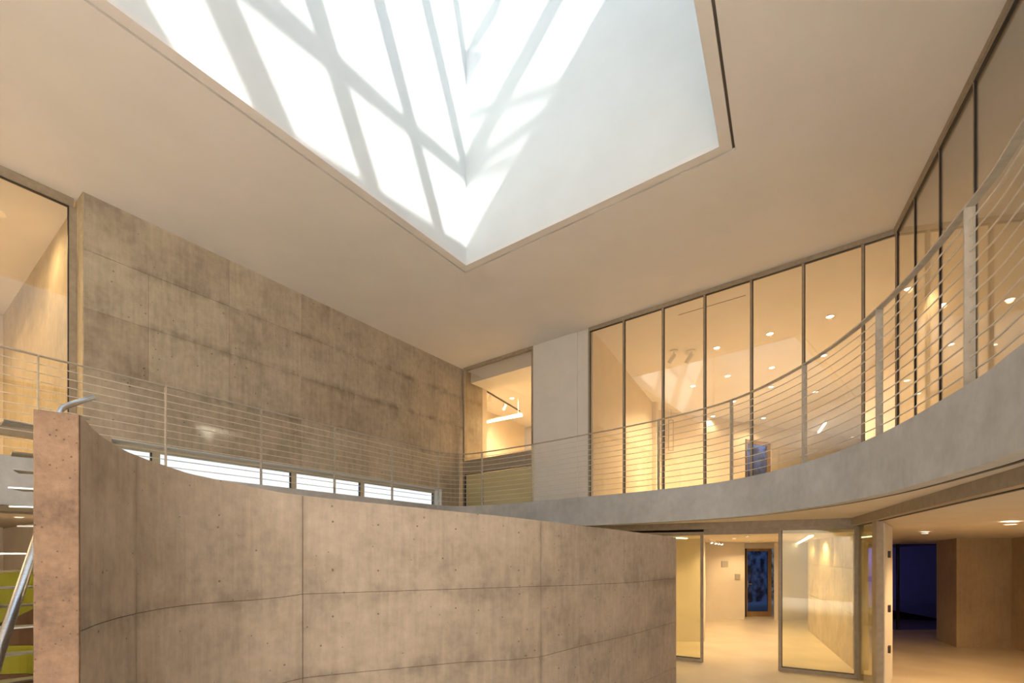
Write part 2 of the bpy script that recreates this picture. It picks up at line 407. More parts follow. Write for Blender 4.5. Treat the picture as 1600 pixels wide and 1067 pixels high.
# ------------------------------------------------------------------ left concrete wall, panel by panel
def wl(u, o=0.0):                                # u metres from the corner A towards the viewer
    return A - d * u + n_out * o
def u_of(px, o=0.0):
    h_ = hit(px, wl(0, o), wl(5, o)); return (A + n_out * o - h_).dot(d)
UL = (A - Wend).length
slot_u0 = u_of(690); slot_u1 = 7.75; SZ0 = E + 1.12; SZ1 = E + 1.715
bm = bmesh.new()
def lbox(bm, u0, u1, o0, o1, z0, z1): add_prism(bm, [wl(u0, o0), wl(u1, o0), wl(u1, o1), wl(u0, o1)], z0, z1)
lbox(bm, 0, UL, 0.008, 0.35, SZ1, ZC); lbox(bm, 0, UL, 0.008, 0.35, 0, SZ0)
lbox(bm, 0, slot_u0, 0.008, 0.35, SZ0, SZ1); lbox(bm, slot_u1, UL, 0.008, 0.35, SZ0, SZ1)
wleft = struct(obj('wall_left', bm, 'joint'), 'tall board-marked grey concrete wall above the low ribbon windows', 'wall')
rows = [(0.0, ZT - 0.02), (SZ1, E + 2.66), (E + 2.66, E + 3.51), (E + 3.51, E + 4.34), (E + 4.34, ZC)]
vx = [u_of(x) for x in (658, 630, 515, 471, 358)]
for ri, (z0, z1) in enumerate(rows):
    cuts = [0.0] + [v for i, v in enumerate(vx) if not (ri < 3 and i in (1, 2)) and not (ri == 0)] + [UL]
    if ri in (2, 3): cuts.insert(-1, u_of(232))
    for c0, c1 in zip(cuts, cuts[1:]):
        bm = bmesh.new(); gg = 0.0022
        lbox(bm, c0 + (0 if c0 == 0 else gg), c1 - (0 if c1 == UL else gg), 0.0, 0.012, z0 + (gg if ri > 1 else 0), z1 - (gg if ri < 4 else 0))
        obj('concrete_panel', bm, random.choice(['conc_l', 'conc_l2', 'conc_l3']), wleft)
bm = bmesh.new(); lbox(bm, 0, slot_u0, 0.0, 0.012, SZ0, SZ1); lbox(bm, slot_u1, UL, 0, 0.012, SZ0, SZ1); lbox(bm, 0, UL, 0, 0.012, ZT - 0.02, SZ0)
obj('concrete_panel', bm, 'conc_l', wleft)
# plastered reveal lining of the slot
bm = bmesh.new(); lbox(bm, slot_u0, slot_u1, -0.001, 0.36, SZ1 - 0.01, SZ1 + 0.003); lbox(bm, slot_u0 - 0.003, slot_u0 + 0.01, -0.001, 0.36, SZ0, SZ1)
lbox(bm, slot_u0, slot_u1, -0.001, 0.36, SZ0 - 0.003, SZ0 + 0.01)
obj('reveal_lining', bm, 'well', wleft)
# end face of the wall towards the left glazing
bm = bmesh.new(); add_prism(bm, [wl(UL - .001, 0), wl(UL + 0.012, 0), wl(UL + 0.012, 0.36), wl(UL - .001, 0.36)], 0, ZC)
obj('end_panel', bm, 'conc_w', wleft)
# ribbon windows
OW = 0.22
wx = [u_of(x, OW) for x in (670, 565, 458, 243, 110)]
wx[-1] = min(wx[-1], slot_u1); wx[0] = slot_u0 + 0.06
for i, (u0, u1) in enumerate(zip(wx, wx[1:])):
    tgt = ['farthest right', 'second from the right', 'long middle', 'leftmost, half hidden behind the curved wall'][i]
    t = empty('window_%d' % (i + 1), (0, 0, 0), ('low ribbon window in the concrete wall, ' + tgt), 'window', None, 'structure')
    bm = bmesh.new(); fw = 0.055
    lbox(bm, u0, u1, OW - 0.03, OW + 0.03, SZ1 - 0.01 - 0.085, SZ1 - 0.01); lbox(bm, u0, u1, OW - 0.03, OW + 0.03, SZ0 + 0.01, SZ0 + 0.07)
    lbox(bm, u0, u0 + fw, OW - 0.03, OW + 0.03, SZ0 + 0.07, SZ1 - 0.095); lbox(bm, u1 - fw, u1, OW - 0.03, OW + 0.03, SZ0 + 0.07, SZ1 - 0.095)
    obj('window_frame', bm, 'winframe', t)
    bm = bmesh.new(); lbox(bm, u0 + fw, u0 + fw + 0.018, OW - 0.028, OW + 0.02, SZ0 + 0.07, SZ1 - 0.095)
    lbox(bm, u0 + fw, u1 - fw, OW - 0.028, OW + 0.02, SZ0 + 0.07, SZ0 + 0.08); obj('gasket', bm, 'black', t)
    bm = bmesh.new(); lbox(bm, u0 + fw, u1 - fw, OW - 0.004, OW + 0.004, SZ0 + 0.07, SZ1 - 0.095); obj('pane', bm, 'glass', t)

bm = bmesh.new(); add_prism(bm, [wl(-3, 0.36), wl(-3, 7), wl(UL - 1.0, 7), wl(UL - 1.0, 0.36)], ZT - 0.3, ZT - 0.1)  # unseen slab added to bounce daylight up into the slot lining
struct(obj('bounce_slab', bm, 'bounce_slab'), 'unseen pale stone slab added to bounce daylight onto the ribbon window lining', 'bounce_slab')
# ------------------------------------------------------------------ generic glazing line
def glazing(name, p, q, xs, z0, z1, label, mw=0.04, fin=0.0, head=0.075, gk=0.012, dp=0.03, pane='glass', z_sill=None, ends=True):
    """mullions where the view columns xs meet the line p-q (xs may hold plan points)"""
    t = empty(name, (0, 0, 0), label, 'window', None, 'structure')
    pts = [hit(x, p, q) if not isinstance(x, Vector) else x for x in xs]
    k = (V2(q) - V2(p)).normalized()
    bm = bmesh.new(); add_wall(bm, pts[0], pts[-1], -0.05, 0.05, z1 - head, z1); obj('head_rail', bm, 'frame', t)
    bm = bmesh.new(); add_wall(bm, pts[0], pts[-1], -0.03, 0.03, z0, z0 + 0.05); obj('sill_rail', bm, 'frame', t)
    for i, c in enumerate(pts):
        bm = bmesh.new(); a = c - k * mw / 2; b = c + k * mw / 2
        add_wall(bm, a, b, -dp - fin, dp, z0 + 0.05, z1 - head); obj('mullion', bm, 'frame', t)
    bm = bmesh.new()
    for a, b in zip(pts, pts[1:]):
        add_wall(bm, a + k * mw / 2, a + k * (mw / 2 + gk), -0.015, 0.015, z0 + 0.05, z1 - head)
        add_wall(bm, a + k * mw / 2, b - k * mw / 2, -0.02, 0.02, z1 - head - 0.012, z1 - head)
    obj('gasket', bm, 'gasket', t)
    for a, b in zip(pts, pts[1:]):
        bm = bmesh.new(); add_wall(bm, a + k * (mw / 2 + 0.002), b - k * (mw / 2 + 0.002), -0.005, 0.005, z0 + 0.05, z1 - head); obj('pane', bm, pane, t)
    return t, pts
Bend = B - g * 10.5
Bh = B
glazing('window_5', A, B, [921, 975, 1036, 1101, 1174, 1255, 1348, Bh], ZT, ZC, 'tall warm-lit glazing of narrow panes facing the curved balcony')
glazing('window_6', B, Bend, [Bh - g * 0.06, 1430, 1469, 1523.5, 1612, Bh - g * 5.0, Bh - g * 6.4, Bh - g * 7.8, Bend], ZT, ZC, 'side glazing running from the corner towards the viewer', mw=0.035, dp=0.012, gk=0.01)
# left glazing, set behind the concrete wall line
LG0 = Wend + n_out * 0.33; LG1 = LG0 - d * 9.5
t7, _ = glazing('window_7', LG0, LG1, [LG0 - d * 0.05, LG0 - d * 2.6, LG0 - d * 5.2, LG1], ZT - 0.55, ZC, 'large pane left of the concrete wall with a warm room behind', mw=0.09, head=0.12)
bm = bmesh.new(); zz = zat(676, 6.6); add_wall(bm, LG0, LG1, -0.04, 0.04, zz - 0.08, zz + 0.08); obj('transom', bm, 'frame', t7)

# ------------------------------------------------------------------ back-left window and white wall
w8 = empty('window_8', (0, 0, 0), 'tall corner window with a grey spandrel band and a frosted lower pane', 'window', None, 'structure')
a0 = hit(725.5, A, B); a1 = hit(834.5, A, B)
bm = bmesh.new(); add_wall(bm, a0, a0 + r * 0.05, -0.05, 0.05, ZT, ZC); add_wall(bm, a1 - r * 0.05, a1, -0.05, 0.05, ZT, ZC)
add_wall(bm, a0 + r * 0.05, a1 - r * 0.05, -0.05, 0.05, ZC - 0.07, ZC); obj('window_frame', bm, 'frame', w8)
bm = bmesh.new(); add_wall(bm, a0 + r * 0.05, a1 - r * 0.05, -0.04, 0.04, E + 2.2, E + 2.58); obj('spandrel', bm, 'frame', w8)
bm = bmesh.new(); add_wall(bm, a0 + r * 0.05, a1 - r * 0.05, -0.045, -0.04, E + 2.185, E + 2.2); add_wall(bm, a0 + r * 0.05, a0 + r * 0.08, -0.045, 0, ZT, E + 2.2); obj('gasket', bm, 'gasket', w8)
bm = bmesh.new(); add_wall(bm, a0 + r * 0.05, a1 - r * 0.05, -0.004, 0.004, E + 2.58, ZC - 0.07); obj('pane', bm, 'glass', w8)
am = hit(755.5, A, B)
bm = bmesh.new(); add_wall(bm, a0 + r * 0.08, am - r * .012, -0.01, 0.01, ZT, E + 2.185); obj('frosted_pane', bm, 'frost', w8)
bm = bmesh.new(); add_wall(bm, am + r * .012, a1 - r * 0.05, -0.01, 0.01, ZT, E + 2.185); obj('frosted_pane', bm, 'frost', w8)
bm = bmesh.new(); add_wall(bm, am - r * .012, am + r * .012, -0.03, 0.03, ZT, E + 2.185); obj('mullion', bm, 'frame', w8)
a2 = hit(903, A, B); a3 = hit(921, A, B)
bm = bmesh.new()
add_wall(bm, a1, a2, -0.04, 0.35, ZT, ZC)
wb = struct(obj('wall_back', bm, 'plaster'), 'plain white wall pier between the corner window and the tall glazing', 'wall')
bm = bmesh.new(); add_wall(bm, a2, a3 - r * 0.02, -0.01, 0.35, ZT, ZC); obj('side_panel', bm, 'ceil', wb)

# ------------------------------------------------------------------ upper rooms
bm = bmesh.new()
RA = A + d * 0.87
add_wall(bm, A + d * 0.06, RA, 0.0, 0.35, ZT, ZC)                    # concrete reveal
wr = struct(obj('wall_reveal', bm, 'conc_l'), 'concrete return wall seen inside the corner window', 'wall')
bm = bmesh.new(); add_wall(bm, RA, RA + n_out * 1.95, -0.2, 0.0, ZT, ZC)
L0 = RA + n_out * 1.9
struct(obj('wall_office_side', bm, 'warmwall'), 'warm side wall of the small room behind the corner window', 'wall')
bm = bmesh.new(); add_wall(bm, L0, L0 + d * 5.0, -0.0, 0.2, ZT, ZC); struct(obj('wall_office_left', bm, 'warmwall'), 'warm left wall of the small room behind the corner window', 'wall')
bm = bmesh.new(); add_wall(bm, Vector((2.15, 18.25)) - r * 2.6, Vector((4.85, 16.17)), 0, 0.2, ZT, ZC); struct(obj('wall_office_back', bm, 'warmwall'), 'pale far wall of the small room with a bright linear lamp', 'wall')
# lintel beam behind the glass
bm = bmesh.new(); add_wall(bm, a0 + r * 0.1, a1 + r * 0.5, 0.16, 0.90, E + 4.77, ZC); struct(obj('trim_3', bm, 'plaster'), 'pale lintel beam across the top of the corner window', 'beam')
bm = bmesh.new(); add_wall(bm, G1, G2, 0, 0.22, ZT, ZC); struct(obj('wall_gallery_left', bm, 'warmwall'), 'warm left wall of the glazed gallery, grazed by spotlights', 'wall')
# gallery far wall with the blue door opening
gd = (G3 - G2).normalized()
dl = hit(1165, G2, G3); dr = hit(1206, G2, G3); DZ = zat(686, dl.y)
bm = bmesh.new(); add_wall(bm, G2, dl, 0, 0.25, ZT, ZC); add_wall(bm, dr, G3, 0, 0.25, ZT, ZC); add_wall(bm, dl, dr, 0, 0.25, DZ, ZC)
add_wall(bm, G3, G4, 0, 0.25, ZT, ZC)
struct(obj('wall_gallery_back', bm, 'warmwall'), 'far gallery wall holding the door with the dusk-tinted pane', 'wall')
def door(name, a, b, z0, z1, label, mat='timber', leaf=0.14, sill=0.2, bars=()):
    t = empty(name, (0, 0, 0), label, 'door', None, 'structure'); k = (b - a).normalized()
    bm = bmesh.new(); add_wall(bm, a, a + k * leaf, 0.06, 0.14, z0, z1); add_wall(bm, b - k * leaf, b, 0.06, 0.14, z0, z1)
    add_wall(bm, a + k * leaf, b - k * leaf, 0.06, 0.14, z1 - leaf * 0.8, z1); add_wall(bm, a + k * leaf, b - k * leaf, 0.06, 0.14, z0, z0 + sill); obj('door_frame', bm, mat, t)
    bm = bmesh.new(); add_wall(bm, a + k * leaf, b - k * leaf, 0.09, 0.1, z0 + sill, z1 - leaf * 0.8); obj('door_pane', bm, 'duskpane', t)
    bm = bmesh.new(); add_wall(bm, a - k * 0.02, a + k * 0.03, -0.02, 0.06, z0, z1); obj('jamb', bm, 'black', t)
    bm = bmesh.new(); h_ = a + k * (leaf * 0.6); add_bar(bm, (h_.x, h_.y - 0.03, z0 + 0.95), (h_.x, h_.y - 0.03, z0 + 1.15), 0.03, 0.03, (1, 0, 0)); add_bar(bm, (h_.x, h_.y - 0.03, z0 + 1.05), (h_.x + 0.12, h_.y - 0.05, z0 + 1.05), 0.02, 0.02); obj('door_handle', bm, 'stainless', t)
    return t
door('door_1', dl, dr, ZT, DZ, 'timber-framed door with deep blue view at the end of the upper gallery', leaf=0.17)
# gallery right wall behind the side glazing
W0 = Vector((10.2, 14.0)); W1 = W0 - g * 20
bm = bmesh.new(); add_wall(bm, W1, W0, -0.25, 0.0, ZT, ZC); struct(obj('wall_gallery_right', bm, 'warmwall'), 'plain ochre wall seen through the side glazing', 'wall')
# outer walls
def outer(i, j, z0, z1, nm, lab, mat='warmwall'):
    bm = bmesh.new(); add_wall(bm, outline[i], outline[j], -0.25, 0.0, z0, z1); return struct(obj(nm, bm, mat), lab, 'wall')
outer(0, 1, 0, ZC, 'wall_outer_right', 'outer side wall of the building beyond the galleries')
outer(10, 11, ZB, ZC, 'wall_room_left', 'warm concrete wall of the room behind the large left pane', 'conc_w')
outer(11, 12, 0, ZC, 'wall_outer_left', 'outer wall closing the room behind the large left pane')
outer(12, 13, 0, ZC, 'wall_outer_far_left', 'outer end wall of the left room')
outer(13, 0, 0, ZC, 'wall_behind', 'wall behind the viewer')
# unseen parapet on the north roof edge, added to keep sun off the garden wall
bm = bmesh.new()
for i, j in ((1, 2), (2, 3), (3, 4), (4, 5), (5, 6)): add_wall(bm, outline[i], outline[j], 0.0, 0.2, ZC + 0.25, ZC + 1.6)
struct(obj('trim_4', bm, 'plaster'), 'unseen roof parapet added to shade the garden wall', 'parapet')

# ------------------------------------------------------------------ lower level
F1 = Vector((3.11, 9.09)); F2 = Vector((5.54, 7.69)); fk = (F2 - F1).normalized(); F0 = F1 - fk * 6.0
ZH = E + 0.46
# header over the sliding doors
bm = bmesh.new(); add_wall(bm, F0, F2, -0.08, 0.10, ZH, ZB + 0.03); hd = struct(obj('trim_5', bm, 'frame'), 'bronze-grey header rail over the lower sliding doors', 'header')
bm = bmesh.new(); add_wall(bm, F2, F2 - g * 9.5, -0.10, 0.08, ZH, ZB + 0.03); hd2 = struct(obj('trim_6', bm, 'frame'), 'header track over the wide open side doorway', 'header')
bm = bmesh.new(); add_wall(bm, F2, F2 - g * 9.5, -0.015, 0.015, ZH - 0.01, ZH); obj('track', bm, 'black', hd2)
def slider(name, a, b, z0, z1, label, fw=0.05, pane='greenglass', off=0.0):
    t = empty(name, (0, 0, 0), label, 'door', None, 'structure'); k = (b - a).normalized(); n_ = Vector((-k.y, k.x)) * off; a = a + n_; b = b + n_
    bm = bmesh.new(); add_wall(bm, a, b, -0.025, 0.025, z0, z0 + fw * 1.2); add_wall(bm, a, b, -0.025, 0.025, z1 - fw, z1)
    add_wall(bm, a, a + k * fw, -0.025, 0.025, z0 + fw * 1.2, z1 - fw); add_wall(bm, b - k * fw, b, -0.025, 0.025, z0 + fw * 1.2, z1 - fw); obj('door_frame', bm, 'frame', t)
    bm = bmesh.new(); add_wall(bm, a + k * fw, a + k * (fw + 0.012), -0.027, 0.027, z0 + fw * 1.2, z1 - fw); add_wall(bm, a + k * fw, b - k * fw, -0.027, 0.027, z0 + fw * 1.2, z0 + fw * 1.2 + 0.012); obj('gasket', bm, 'black', t)
    bm = bmesh.new(); add_wall(bm, a + k * fw, b - k * fw, -0.005, 0.005, z0 + fw * 1.2, z1 - fw); obj('pane', bm, pane, t)
    return t
pL = hit(1099, F1, F2); pR = hit(1216, F1, F2)
slider('door_2', F0 + fk * 3.3, pL, 0.01, ZH - 0.06, 'sliding glass door left of the lit corridor, partly behind the curved wall', off=0.0)
slider('door_3', pR, F2, 0.01, ZH, 'sliding glass door panel right of the corridor entrance', off=0.0)
bm = bmesh.new(); add_wall(bm, pL, pR, 0.02, 0.09, ZH - 0.10, ZH); obj('opening_head', bm, 'frame', hd)
# corner posts and the open leaf
post = empty('door_post', (0, 0, 0), 'slim metal corner post with narrow fixed glass beside the open leaf', 'door post', None, 'structure')
c1 = F2; bm = bmesh.new(); add_wall(bm, c1, c1 + fk * 0.07, -0.06, 0.04, 0, ZH); obj('post', bm, 'frame', post)
s0 = F2 - g * 0.10; s1 = hit(1368, F2, F2 - g * 3)
bm = bmesh.new(); add_wall(bm, s0, s1, -0.005, 0.005, 0.05, ZH); obj('pane', bm, 'greenglass', post)
s2 = hit(1375, F2, F2 - g * 3)
bm = bmesh.new(); add_wall(bm, s1, s2, -0.04, 0.04, 0, ZH); obj('post', bm, 'frame', post)
lf = empty('door_4', (0, 0, 0), 'pale pivot door leaf folded open, seen nearly edge-on with dark hinges', 'door', None, 'structure')
lp = hit(1377, F2, F2 - g * 3); Yl = lp.y + .25; l0 = Vector((ray(1376) * Yl, Yl)); l1 = Vector((ray(1389) * (Yl + 1.0), Yl + 1.0))
bm = bmesh.new(); add_wall(bm, l0, l1, -0.045, 0, 0.02, ZH - 0.02); obj('leaf', bm, 'plaster', lf)
for zz in (0.55, 1.15, 1.95):
    bm = bmesh.new(); q_ = l0 + (l1 - l0) * 0.35; add_wall(bm, q_, q_ + (l1 - l0).normalized() * 0.12, -0.075, -0.045, zz, zz + 0.10); obj('hinge', bm, 'black', lf)
# corridor walls
def wall(nm, a, b, o0, o1, z0, z1, mat, lab):
    bm = bmesh.new(); add_wall(bm, Vector(a), Vector(b), o0, o1, z0, z1); return struct(obj(nm, bm, mat), lab, 'wall')
ZK = E + 0.36
wall('wall_hall_left', (-2.0, 11.3), (4.42, 11.0), 0, 0.2, 0, ZK, 'warmwall', 'cream wall facing the left sliding door')
wall('wall_corridor_left', (4.42, 11.0), (5.95, 14.75), 0.0, 0.2, 0, ZK, 'warmwall', 'cream left wall of the lit corridor')
CB = 14.8
kl = hit(1163.5, (5, CB), (9, CB)); kr = hit(1208, (5, CB), (9, CB))
wcb = wall('wall_corridor_back', (5.85, CB), kl, 0, 0.2, 0, ZK, 'warmwall', 'cream end wall of the corridor with two small grey plates')
wall('wall_corridor_back_right', (kr.x, CB - .25), (9.0, CB - .25), 0, 0.2, 0, ZK, 'warmwall', 'cream end wall right of the corridor door')
wall('wall_niche_left', kl, (kl.x + 0.5, CB + 1.0), 0.0, 0.15, 0, ZK, 'warmwall', 'left cheek of the corridor door recess')
wall('wall_niche_right', (kr.x, CB - .05), (kr.x + 0.62, CB + 1.0), -0.15, 0.0, 0, ZK, 'warmwall', 'right cheek of the corridor door recess')
door('door_5', Vector((ray(1164.5) * (CB + .6), CB + .6)), Vector((ray(1207) * (CB + .6), CB + .6)), 0.0, zat(857, CB + .6), 'timber-framed glass door with blue garden view at the corridor end', leaf=0.1, sill=0.16)
bm = bmesh.new(); Yd = CB + .6; add_prism(bm, [(ray(1160) * Yd, Yd), (ray(1211) * Yd, Yd), (ray(1211) * Yd, Yd + .2), (ray(1160) * Yd, Yd + .2)], zat(857, Yd), ZK)
struct(obj('wall_above_door', bm, 'warmwall'), 'narrow strip of wall above the corridor door', 'wall')
wc = wall('wall_corridor_right', (5.93, 8.35), (7.80, 12.65), -0.22, -0.012, 0, ZK, 'joint', 'concrete wall along the right side of the corridor, seen through glass')
k_ = (Vector((7.80, 12.65)) - Vector((5.93, 8.35))); L_ = k_.length; k_.normalize(); p_ = Vector((5.93, 8.35))
for i in range(6):
    for z0, z1 in ((0, 0.95), (0.95, 1.75), (1.75, ZK)):
        bm = bmesh.new(); add_wall(bm, p_ + k_ * (i * L_ / 6 + 0.003), p_ + k_ * ((i + 1) * L_ / 6 - 0.003), -0.012, 0.0, z0 + 0.003, z1 - 0.003); obj('concrete_panel', bm, 'conc_w', wc)
bm = bmesh.new(); add_prism(bm, [F0, F2 + g * .1, (6.1, 8.4), (8.1, 12.7), (10, 12.7), (10, 15.9), (4.2, 15.9), (-2.2, 12.2)], ZK, ZK + 0.06)
struct(obj('ceiling_corridor', bm, 'warmwall'), 'low warm ceiling of the lit corridor', 'ceiling')
for i, (px, py, w_, h_) in enumerate(((1132, 881, 10, 9), (1152, 901, 8, 8))):
    x = ray(px) * CB; z = zat(py, CB); bm = bmesh.new()
    add_prism(bm, [(x - w_ * CB / F / 2, CB - 0.03), (x + w_ * CB / F / 2, CB - 0.03), (x + w_ * CB / F / 2, CB), (x - w_ * CB / F / 2, CB)], z - h_ * CB / F / 2, z + h_ * CB / F / 2)
    tag(obj('wall_plate', bm, 'panelgrey'), ('small square grey wall plate, upper of two on the corridor end wall', 'small square grey wall plate nearer the corridor door')[i], 'wall plate')
# right lower room
bm = bmesh.new(); add_prism(bm, [F2 + g * .2, F2 - g * 9.5, (12, -1.3), (12, 10.3), (12, 16), (8.0, 12.9), (6.15, 8.35)], [ZH - .0, ZH - .0, ZH - .05, E + 0.34, E + .2, E + .26, E + .42], ZB)
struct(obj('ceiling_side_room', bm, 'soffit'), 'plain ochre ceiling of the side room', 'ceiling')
pc = Vector((9.54, 10.3))
pier = empty('wall_pier', (0, 0, 0), 'ochre concrete pier standing in the side room', 'pier', None, 'structure')
bm = bmesh.new(); add_prism(bm, [pc, (10.72, 10.3), (11.2, 11.3), (9.95, 11.25)], 0, ZB); obj('pier_core', bm, 'conc_b', pier)
wall('wall_side_room', (10.72, 10.3), (10.35, 9.3), 0, 0.3, 0.0, ZB, 'conc_b', 'darker concrete wall at the edge right of the pier')
wall('wall_side_room_end', (10.35, 9.3), (10.35, -3), 0, 0.3, 0.0, ZB, 'warmwall', 'far side wall of the open side room')
# dark glazed passage beside the pier
wgl = empty('window_9', (0, 0, 0), 'glazed opening left of the concrete pier, pane tinted to imitate blue night', 'window', None, 'structure')
bm = bmesh.new(); add_prism(bm, [(7.9, 12.75), (11.6, 12.75), (11.6, 12.76), (7.9, 12.76)], 0, ZB); obj('pane', bm, 'nightpane', wgl)
bm = bmesh.new(); xx = ray(1403) * 12.75; add_prism(bm, [(xx - .02, 12.72), (xx + .02, 12.72), (xx + .02, 12.79), (xx - .02, 12.79)], 0, ZB); obj('mullion', bm, 'black', wgl)
wall('wall_side_room_back', (11.3, 11.3), (12.6, 13.2), 0, 0.2, 0, ZB, 'conc_b', 'wall closing the side room behind the pier')
# garden outside
gd0 = Vector((1.5, 17.2)); nn = Vector((-gd.y, gd.x))
gw0 = G2 + nn * 2.7 - gd * 1.5; gw1 = G4 + nn * 2.7 + gd * 3
bm = bmesh.new(); add_wall(bm, gw0, gw1, 0, 0.4, -0.26, 8.6); gwo = obj('garden_wall', bm, 'hedge'); struct(gwo, 'dark rocky garden wall with foliage seen blue through the end doors', 'garden wall')
# curved earth bed
bm = bmesh.new(); prev = None
for i in range(9):
    x = 9.6 + i * 0.42; y = 14.6 + 0.25 * math.sin(i * 0.5); hgt = 0.42 - 0.006 * i * i
    vs = [bm.verts.new(v) for v in ((x, y, -0.26), (x, y + 0.12, max(hgt, .02)), (x, y + 1.1, max(hgt + .02, .04)), (x, y + 1.4, -0.26))]
    if prev:
        for j in range(3): bm.faces.new((prev[j], prev[j + 1], vs[j + 1], vs[j]))
    prev = vs
tag(obj('planting_bed', bm, 'bed'), 'low dark red-brown earth mound outside the night-tinted glazing', 'planting bed')
# left lower room
wall('wall_lower_left', wl(UL), wl(UL, 6), -0.2, 0, 0, ZB, 'warmwall', 'golden wall of the lower room behind the spiral stair')
oc = Vector((-6.6, 6.3))

# ------------------------------------------------------------------ curved concrete stair wall
front_pts = [(126, 2.08), (160, 2.27), (213, 2.60), (300, 3.02), (400, 3.36), (523, 3.65), (640, 3.88), (760, 4.17), (845, 4.5), (905, 4.87), (989, 5.55), (1037, 6.07), (1056.5, 6.32)]
top_px = [(126, 648), (145, 670), (160, 683), (174, 692), (194, 704), (232, 719), (295, 740), (380, 758), (440, 770), (523, 780), (610, 789), (687, 797), (798, 808), (845, 813.6), (950, 826), (1056.5, 839.7)]
j1_px = [(126, 986), (150, 976), (180, 966.5), (213, 958.5), (255, 950.5), (300, 944.5), (350, 940.3), (400, 937), (440, 933), (474, 928), (597, 924), (798, 917.5), (905, 914), (989, 910), (1037, 905), (1056.5, 904)]
j2_px = [(760, 1035), (845, 1026), (905, 1010), (989, 991), (1049, 973), (1056.5, 971)]
def interp(tab, x):
    if x <= tab[0][0]: return tab[0][1]
    for (x0, y0), (x1, y1) in zip(tab, tab[1:]):
        if x <= x1: return y0 + (y1 - y0) * (x - x0) / (x1 - x0)
    return tab[-1][1]
cs = cr([(ray(x) * Y, Y) for x, Y in front_pts], 10)          # smooth plan curve
cpx = [p.x / p.y * F + 800 for p in cs]
def cpt(x):
    for i in range(len(cs) - 1):
        if cpx[i] <= x <= cpx[i + 1] or i == len(cs) - 2:
            f_ = (x - cpx[i]) / (cpx[i + 1] - cpx[i]); return cs[i].lerp(cs[i + 1], f_), (cs[i + 1] - cs[i]).normalized()
xs_all = sorted(set([126 + i * 4.5 for i in range(9)] + [170 + i * 15 for i in range(58)] + [213, 473, 845, 905, 989, 1037, 1056.5]))
xs_all = [x for x in xs_all if x <= 1056.5]
def ztop(x): return zat(interp(top_px, x), cpt(x)[0].y)
def zj1(x): return zat(interp(j1_px, x), cpt(x)[0].y)
def zj2(x):
    a = zj1(x) - 0.62
    if x < 700: return a
    b = zat(interp(j2_px, x), cpt(x)[0].y)
    return b if x > 800 else a + (b - a) * (x - 700) / 100
def zj3(x): return zj2(x) - 0.60
def cw_strip(bm, xs, zlo, zhi, o0, o1, gl=0, gh=0, ge0=0, ge1=0):
    rows_ = []
    for i, x in enumerate(xs):
        p, k = cpt(x); nrm_ = Vector((-k.y, k.x))
        if i == 0: p = p + k * ge0
        if i == len(xs) - 1: p = p - k * ge1
        z0 = (zlo(x) if callable(zlo) else zlo) + gl; z1 = (zhi(x) if callable(zhi) else zhi) - gh
        a = p + nrm_ * o0; b = p + nrm_ * o1
        rows_.append([bm.verts.new((a.x, a.y, z0)), bm.verts.new((a.x, a.y, z1)), bm.verts.new((b.x, b.y, z1)), bm.verts.new((b.x, b.y, z0))])
    for r0, r1 in zip(rows_, rows_[1:]):
        for i in range(4):
            j = (i + 1) % 4; bm.faces.new((r0[i], r0[j], r1[j], r1[i]))
    bm.faces.new(rows_[0][::-1]); bm.faces.new(rows_[-1])
bm = bmesh.new(); cw_strip(bm, xs_all, 0.0, lambda x: ztop(x) - 0.002, 0.007, 0.16)
wfront = struct(obj('wall_front', bm, 'joint_c'), 'low curved concrete stair wall sweeping across the foreground', 'wall')
cutx = [126, 213, 473, 845, 905, 989, 1037, 1056.5]
for zl, zh, a_, b_ in ((zj1, ztop, .002, 0), (zj2, zj1, .002, .002), (zj3, zj2, .002, .002), (0.0, zj3, 0, .002)):
    for c0, c1 in zip(cutx, cutx[1:]):
        xs = [x for x in xs_all if c0 <= x <= c1]
        bm = bmesh.new(); cw_strip(bm, xs, zl, zh, 0.0, 0.012, a_ * 1.1, b_ * 1.1, 0 if c0 == 126 else .0024, 0 if c1 > 1050 else .0024)
        obj('concrete_panel', bm, 'conc_c', wfront, smooth=False)
# cap joins top of panels to the core, end face of rough concrete
bm = bmesh.new(); cw_strip(bm, xs_all, lambda x: ztop(x) - 0.004, lambda x: ztop(x) + 0.001, 0.001, 0.161); obj('wall_cap', bm, 'conc_c', wfront)
p, k = cpt(126); nr = Vector((-k.y, k.x)); e1 = p; e2 = Vector((ray(61) * 2.06, 2.06))
bm = bmesh.new(); zt = ztop(126)
add_prism(bm, [e1 + k * 0.001, e1 - k * 0.014, e1 - k * 0.014 + nr * .155, e1 + k * 0.001 + nr * .155], 0, [zt - .004, zt - .004, zt + .006, zt + .006])
o = obj('wall_end', bm, 'conc_end', wfront); o['label'] = 'rough concrete end face, reddened and darkened to imitate its different lighting'
bv = o.modifiers.new('bevel', 'BEVEL'); bv.width = 0.004; bv.segments = 2
